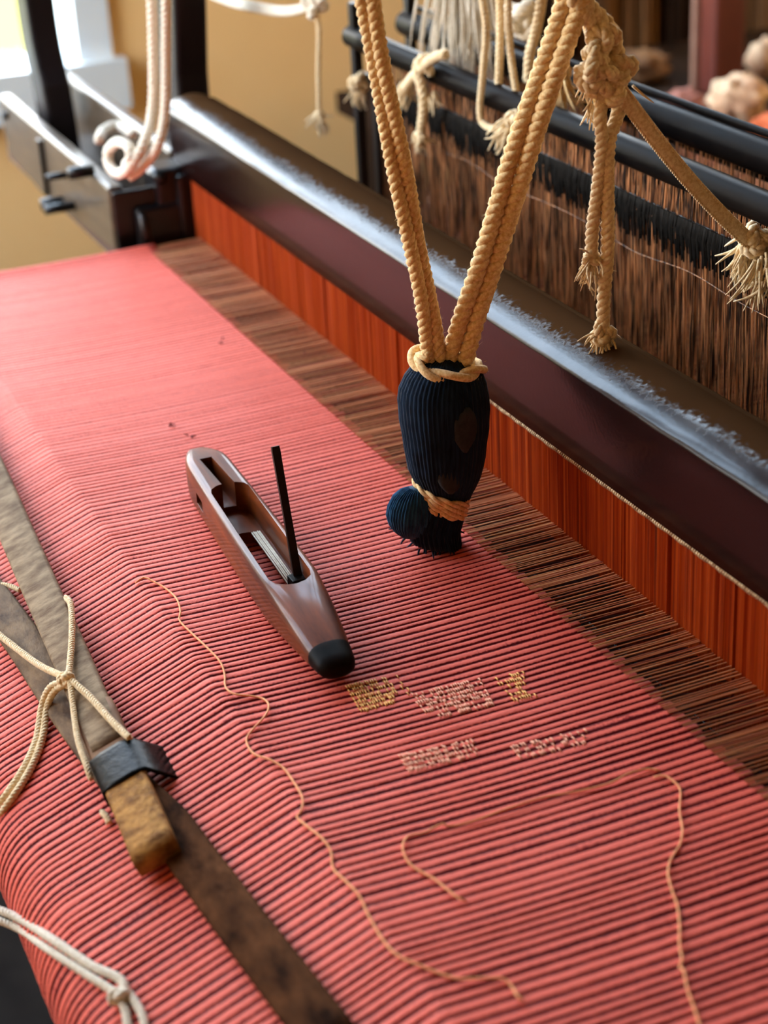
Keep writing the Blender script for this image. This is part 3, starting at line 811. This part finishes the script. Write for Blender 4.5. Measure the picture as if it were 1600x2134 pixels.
rod_tie('small white tie hanging at the far rod end beside the rope', 748, 172, .13, .007, .0036, M_cord,
        [(745,190,(0,-.2,-1),16,.014)], 70)
rod_tie('frayed tan tuft on the rod right behind the V rope', 1075, 255, .128, .007, .0034, M_cord,
        [(1062,265,(-.1,-.5,-.7),46,.02)], 80)
rod_tie('brown frayed tuft hanging behind the top of the V rope', 1165, 150, .16, .007, .003, M_rope,
        [(1170,165,(0,0,-1),40,.028),(1160,200,(0,0,-1),24,.02)], 90)
# hanging cords over the nearest rod
for i, (pix, y, R, lab) in enumerate((
        ([(996,-300),(1002,-40),(1012,60),(1006,150),(1000,235),(1012,262),(1046,272)], .126, .0028, 'cream cord looping under the near black rod, leftmost of three'),
        ([(1034,-300),(1040,-40),(1042,60),(1040,130),(1038,192)], .142, .0032, 'cream cord meeting the near black rod, middle of three'),
        ([(1052,-300),(1058,-40),(1060,60),(1066,130),(1076,196)], .142, .0028, 'cream cord meeting the near black rod, rightmost of three'),
        ([(1124,-300),(1130,-40),(1118,60),(1104,110),(1100,170)], .17, .0042, 'thick pale cord hanging just left of the V rope'))):
    b = MB(); b.rope([ay(u, v, y) for u, v in pix], R, 3, fuzz=5)
    tag(b.build('dangling_cord', M_cord, None), lab, 'cord', 'cords hanging at the near rod' if i < 3 else None)
b = MB(); b.tuft(ay(965,-40,.17), (0,0,-1), 130, .075, .0011, .12, .12, 5, .022)
b.knot(ay(1085,40,.175), .012, .006, 6)
tag(b.build('fibre_bundle', M_white), 'loose white fibre bundle hanging above the heddle rods', 'yarn')
# pale cords at the top and the thread hanging in front of the wall
tc_ = thing('pale_cord', ay(665, 280, .1), 'pale cord strung across the top with a thin tail against the ochre wall', 'cord')
b = MB()
for k in range(3): b.rope([ay(250,-110+6*k,.1), ay(440,-20+6*k,.1), ay(520,6+6*k,.1), ay(590,18+5*k,.1), ay(640,10+4*k,.1), ay(680,-10,.1)], .0026, 2)
b.knot(ay(655,8,.1), .010, .0045, 3); b.build('strung_cord', M_white, tc_)
b = MB(); b.rope([ay(655,10,.1), ay(664,60,.1), ay(663,150,.1), ay(665,240,.1)], .0024, 2); b.knot(ay(665,242,.1), .004, .0022, 4)
b.tuft(ay(665,248,.1), (0,0,-1), 30, .014, .0009, .45, .25, 8, .004); b.build('cord_tail', M_cord, tc_)

# doubled cord hanging by the shuttle box
b = MB()
b.rope([ay(306,-420,-.05), ay(316,-30,-.05), ay(320,120,-.05), ay(318,230,-.055), ay(300,300,-.07), ay(272,345,-.082), ay(248,362,-.084), ay(228,345,-.084), ay(226,315,-.082), ay(246,296,-.080), ay(268,306,-.080), ay(272,330,-.082), ay(262,345,-.083)], .0048, 3)
b.rope([ay(338,-420,-.045), ay(346,-30,-.045), ay(346,120,-.045), ay(344,230,-.05), ay(330,300,-.06), ay(300,345,-.07), ay(270,368,-.078)], .0044, 3)
b.rope([ay(278,280,-.03), ay(244,262,-.03), ay(216,272,-.05), ay(206,292,-.07)], .0048, 3)
tag(b.build('looped_cord', M_white), 'white doubled cord coiled round the end of the shuttle box', 'cord')

# ---------------------------------------------------------------- temple: two crossing sticks tied together on the cloth
tp = thing('temple', hit(270, 1590), 'worn wooden temple of two crossed sticks tied with cord and black band', 'temple')
def stick(name, pix, hh, h0, m, wpx=None, org=None):
    """pix: (left edge u,v, right edge u,v) pairs on the cloth face, lifted by h0, hh thick"""
    S = []
    for (ul, vl, ur, vr_, h) in pix:
        A, B = hit(ul, vl, h+hh), hit(ur, vr_, h+hh); n = cloth_n((A.y+B.y)/2)
        e = (B-A)*.06
        S.append([A - n*hh, A - n*hh*.25, A + e*.6 , B - e*.6, B - n*hh*.25, B - n*hh])
    return S
sA = stick('a', [(-60,1000,-34,890,.010),(0,1118,14,986,.009),(28,1182,102,1182,.008),(76,1301,157,1301,.008),(114,1395,197,1395,.008),(150,1450,232,1470,.008)], .009, 0, None)
# keep the edges evenly wide
def stick_line(path, wid, hh, lift):
    S = []; P = [hit(u, v, lift+hh) for u, v in path]
    for i, p in enumerate(P):
        t_ = (P[min(i+1,len(P)-1)]-P[max(i-1,0)]).normalized(); n = cloth_n(p.y)
        n = (n - t_*n.dot(t_)).normalized(); s1 = t_.cross(n).normalized(); w_ = wid[i]/2
        S.append([p - s1*w_ - n*hh, p - s1*w_ - n*.0012, p - s1*(w_-.0015), p + s1*(w_-.0015), p + s1*w_ - n*.0012, p + s1*w_ - n*hh])
    return S
def dens(path, k=6):
    P = [Vector((u, v, 0)) for u, v in path]; Q = smooth(P, k); return [(q.x, q.y) for q in Q]
pa = dens([(-130,730),(-70,880),(-20,990),(62,1180),(115,1300),(158,1398),(196,1488),(222,1550)], 3)
MB().loft(stick_line(pa, [.0235-.0045*i/(len(pa)-1) for i in range(len(pa))], .008, .007)).build('upper_arm', M_stickA, tp)
pa2 = dens([(190,1470),(222,1545),(250,1610)], 3)
MB().loft(stick_line(pa2, [.0222]*len(pa2), .0078, .0068)).build('upper_arm_end', M_stickA2, tp)
pa3 = dens([(246,1600),(285,1690),(318,1772)], 3)
MB().loft(stick_line(pa3, [.0222]*len(pa3), .0105, .0062)).build('wooden_block', M_block, tp)
pbk = dens([(-150,1075),(-60,1190),(0,1268),(60,1352),(118,1440),(190,1540),(270,1640),(345,1712),(398,1784),(500,1920),(600,2050),(700,2180)], 3)
kb = [i for i, q in enumerate(pbk) if q[0] > 262][0]
MB().loft(stick_line(pbk[:kb+1], [.0225]*(kb+1), .0068, .0005)).build('lower_arm', M_stickA3, tp)
MB().loft(stick_line(pbk[kb:], [.0225]*(len(pbk)-kb), .0068, .0005)).build('lower_arm_end', M_stickB, tp)
# leather band round both sticks
bp_ = [(238,1600),(262,1648)]
c0, c1 = hit(232, 1562, .016), hit(262, 1628, .016)
t_ = (c1-c0).normalized(); n = cloth_n(c0.y); n = (n-t_*n.dot(t_)).normalized(); s1 = t_.cross(n).normalized()
if s1.y < 0: s1 = -s1
def band_sec(c):
    o_ = [(-.0135,-.014),(-.0137,-.004),(-.0128,.0005),(-.006,.0019),(.005,.0021),(.0115,.0008),(.0165,-.006),(.0245,-.0165)]
    i_ = [(.0235,-.017),(.0155,-.0068),(.0108,-.0004),(.005,.0007),(-.006,.0005),(-.012,-.0008),(-.0125,-.004),(-.0123,-.014)]
    return [c + s1*a + n*b_ for a, b_ in o_+i_]
MB().loft([band_sec(c0.lerp(c1, f)) for f in (0, .08, .5, .92, 1)]).build('leather_band', M_band, tp)
# lashing cords
H = lambda u, v, h: hit(u, v, h)
b = MB()
b.rope([H(138,1245,.016), H(148,1262,.018), H(150,1320,.018), H(146,1380,.018), H(142,1412,.020)], .0019, 3, fuzz=4)
b.rope([H(-30,1300,.011), H(30,1348,.012), H(85,1388,.015), H(138,1412,.020)], .0020, 3, fuzz=4)
b.rope([H(146,1415,.020), H(190,1455,.018), H(235,1505,.018), H(270,1538,.018)], .0020, 3, fuzz=4)
b.rope([H(146,1418,.020), H(152,1470,.017), H(162,1540,.016), H(180,1595,.014), H(190,1625,.010)], .0017, 3, fuzz=4)
b.knot(H(138,1416,.020), .0038, .0020, 4)
b.rope([H(5,1218,.006), H(22,1222,.005), H(42,1230,.004)], .0017, 3)
b.rope([H(212,1692,.004), H(222,1702,.004), H(228,1715,.003)], .0017, 3)
b.build('lashing_cord', M_cord, tp)
b = MB()
b.rope([H(135,1420,.019), H(105,1432,.016), H(88,1470,.008), H(76,1540,.003), H(50,1600,.003), H(10,1660,.003), H(-30,1710,.003)], .0021, 3, fuzz=5)
b.rope([H(140,1424,.019), H(114,1440,.014), H(98,1475,.007), H(88,1540,.003), H(62,1605,.003), H(22,1668,.003), H(-20,1722,.003)], .0021, 3, fuzz=5)
b.build('cord_ends', M_cord, tp)

# doubled white cord lying on the lower cloth
fc = thing('doubled_cord', hit(240, 2060, 0), 'doubled white cord with a small knot on the lower left cloth', 'cord')
b = MB()
b.rope([H(-30,1886,.003), H(40,1914,.003), H(110,1958,.003), H(190,2012,.003), H(240,2034,.003), H(258,2052,.003), H(256,2076,.004)], .0022, 3, fuzz=3)
b.rope([H(-30,1908,.003), H(40,1936,.003), H(100,1978,.003), H(180,2030,.003), H(232,2064,.003), H(248,2080,.004)], .0020, 3, fuzz=3)
b.build('cord_strand', M_white, fc)
b = MB(); b.knot(H(250,2078,.004), .0040, .0020, 6)
b.rope([H(268,2070,.003), H(284,2092,.003), H(298,2120,.003), H(304,2160,.003)], .0020, 3)
b.rope([H(254,2090,.003), H(262,2110,.003), H(268,2160,.003)], .0020, 3)
b.build('cord_knot', M_white, fc)

# loose threads on the cloth
def loose(pix, label, r=.00055):
    P = [H(u, v, .0022+.0006*math.sin(i*1.7)) for i, (u, v) in enumerate(pix)]
    tag(MB().tube(resample(smooth(P), .003), r, 6).build('loose_thread', M_thread), label, 'thread', 'loose threads on the cloth')
loose([(282,1215),(300,1203),(320,1212),(345,1226),(368,1248),(376,1275),(374,1293),(400,1320),(430,1348),(458,1378),(468,1405),(470,1432),(488,1446),(520,1450),(548,1456),(560,1470),(552,1492),(520,1528),(514,1548),(530,1572),(560,1582),(590,1600),(612,1630),(630,1662),(628,1690),(618,1702),(640,1722),(672,1748),(690,1776),(694,1810),(720,1836),(748,1866),(768,1908),(800,1962),(830,1992),(870,2010),(920,2030),(960,2040),(1020,2038),(1050,2040),(1068,2058),(1078,2076),(1092,2084)],
      'long peach thread wandering down the cloth fold left of the shuttle')
loose([(972,1878),(950,1868),(905,1832),(860,1806),(842,1780),(840,1758),(852,1742),(885,1735),(905,1724),(925,1716),(940,1722),(990,1710),(1060,1684),(1130,1662),(1200,1650),(1270,1632),(1310,1612),(1350,1602),(1375,1606)],
      'short peach thread curling across the cloth at lower middle')
loose([(1362,1620),(1385,1616),(1410,1634),(1418,1650),(1416,1690),(1422,1730),(1416,1762),(1398,1790),(1392,1820),(1400,1855),(1412,1890),(1416,1930),(1416,1970),(1422,2004),(1412,2014),(1424,2020),(1432,2060),(1446,2100),(1462,2150)],
      'peach thread running down the right of the cloth to the bottom edge')
for i, (u, v, lab) in enumerate(((465,712,'tiny maroon lint speck on the far pink cloth'),(355,888,'tiny maroon lint curl on the cloth above the shuttle, left'),(398,908,'tiny maroon lint speck just above the shuttle tip'),(634,734,'tiny dark lint speck on the far warp threads'))):
    b = MB(); c = H(u, v, .001); b.tuft(c, (.3,.5,.4), 5, .004, .0005, .8, .5, i, .0012); tag(b.build('lint', M_lint), lab, 'lint')

# ---------------------------------------------------------------- store of yarn behind the heddles
ZT = ay(1500, 300, .75).z - .02              # table top
HX, RAIL = -1.535, .19
def hank(u, m, label, wid=.034, n=70, seed=0):
    """skein of yarn hung from the rail on the far wall, below the added window"""
    rd = random.Random(seed); c = ax_(u, 60, HX); b = MB(); top, low = RAIL, -.40-.08*rd.random()
    for k in range(n):
        a = rd.uniform(0, 6.283); q = math.sqrt(rd.random()); oy, ox = wid*q*math.cos(a), .022*q*math.sin(a)
        P = [(HX+ox*.5, c.y+oy*.35, top-.012), (HX+ox, c.y+oy*.9, top-.12), (HX+ox, c.y+oy+rd.gauss(0,.004), (top+low)/2), (HX+ox, c.y+oy*1.05+rd.gauss(0,.004), low+.12), (HX+ox*.8, c.y+oy*.7, low+rd.uniform(0,.03))]
        b.tube(resample(smooth(P), .05), wid*.1, 5)
    b.tube([(HX-.006, c.y-wid*.45, top-.02), (HX+.02, c.y, top-.03), (HX-.006, c.y+wid*.45, top-.02)], .005, 6)
    return tag(b.build('yarn_hank', m), label, 'yarn', 'yarn hung behind the loom')
def lump(us, m, label, name, cat, seed, amp=.2):
    (uc, vb, ru, rv) = us; p = az(uc, vb, ZT); k = (p-Vector(CAM)).length/FPX
    b = MB(); S = []; c = p + Vector((0, 0, rv*k*.86))
    for i in range(1, 20):
        th = math.pi*i/20; ring_ = []
        for j in range(32):
            ph = 2*math.pi*j/32; d = Vector((math.sin(th)*math.cos(ph), math.sin(th)*math.sin(ph), math.cos(th)))
            q = 1+amp*mnoise.noise(d*2.2+Vector((seed,0,0)))+amp*.5*mnoise.noise(d*5+Vector((seed,3,0)))
            v = c + Vector((d.x*ru*k, d.y*ru*k, d.z*rv*k))*q
            v.z = max(v.z, ZT+.0005); ring_.append(v)
        S.append(ring_)
    b.loft(S); return tag(b.build(name, m), label, cat)
A, B = az(1452, 192, ZT), az(1560, 192, ZT)
rp = thing('storage_post', (A+B)/2, 'dark red-brown wooden board standing up blurred at the upper right', 'board')
MB().box((A.x, A.y, ZT), (B.x, A.y+.05, .75)).build('board_face', M_redpost, rp, False, bevel=.006)
A2 = az(1424, 192, ZT); MB().box((A2.x, A.y-.004, ZT), (A.x-.002, A.y+.02, .75)).build('pale_edge_strip', mat('pale_edge', srgb(176,132,112), srgb(150,104,84), .7, 10), rp, False)  # paler strip along the board's left edge
ya, yb = ax_(1040, 60, HX).y, ax_(1700, 60, HX).y
rl = struct(link('yarn_rail', None, None, (HX, (ya+yb)/2, RAIL)))  # unseen rail added to hold up the yarn hanks
MB().tube([(HX, ya, RAIL), (HX, yb, RAIL)], .009, 10).build('rail_bar', M_hankd, rl)
for yy in (ya+.02, (ya+yb)/2, yb-.02): MB().box((WX, yy-.01, RAIL-.01), (HX, yy+.01, RAIL+.01)).build('rail_bracket', M_hankd, rl, False)
HK = [(1075,M_hank,'tan yarn hank hanging behind the top of the V rope'),(1160,M_hankd,'dark yarn hank hanging right of the V rope top'),(1245,M_hank,'tan yarn hank hanging behind the cord knot'),
      (1330,M_hank,'golden brown yarn hank hanging between the cord knot and the red-brown board'),(1412,M_hankd,'dark yarn hank just left of the red-brown board'),(1590,M_hank,'golden brown yarn hank right of the red-brown board')]
for i, (u, m, lab) in enumerate(HK): hank(u, m, lab, .034, 80, i)
lump((1535,246,56,44), M_creamb, 'cream cloth bundle lying right behind the black rods', 'cloth_bundle', 'bundle', 3, .5)
lump((1596,160,40,38), M_creamb, 'small cream bundle right of the red-brown board', 'cloth_bundle', 'bundle', 9, .3)
lump((1425,232,44,22), mat('pink_bundle', srgb(176,112,94), srgb(130,76,62), .9, 14), 'dusky pink cloth bundle at the foot of the red-brown board', 'cloth_bundle', 'bundle', 5, .4)
lump((1330,172,56,34), M_hank, 'brown cloth bundle left of the red-brown board', 'cloth_bundle', 'bundle', 15, .4)
lump((1622,284,54,24), M_orange, 'orange cloth fold at the right edge behind the rods', 'cloth_fold', 'cloth', 7, .3)
tb = thing('storage_table', (-.5, .9, FZ), 'dark table carrying cloth bundles behind the loom', 'table')
MB().box((-1.5, .5, ZT-.03), (.5, 1.36, ZT)).build('table_top', M_hankd, tb, False)
for xx in (-1.45, .45):
    for yy in (.56, 1.3): MB().box((xx-.03, yy-.03, FZ), (xx+.03, yy+.03, ZT-.03)).build('leg', M_hankd, tb, False)
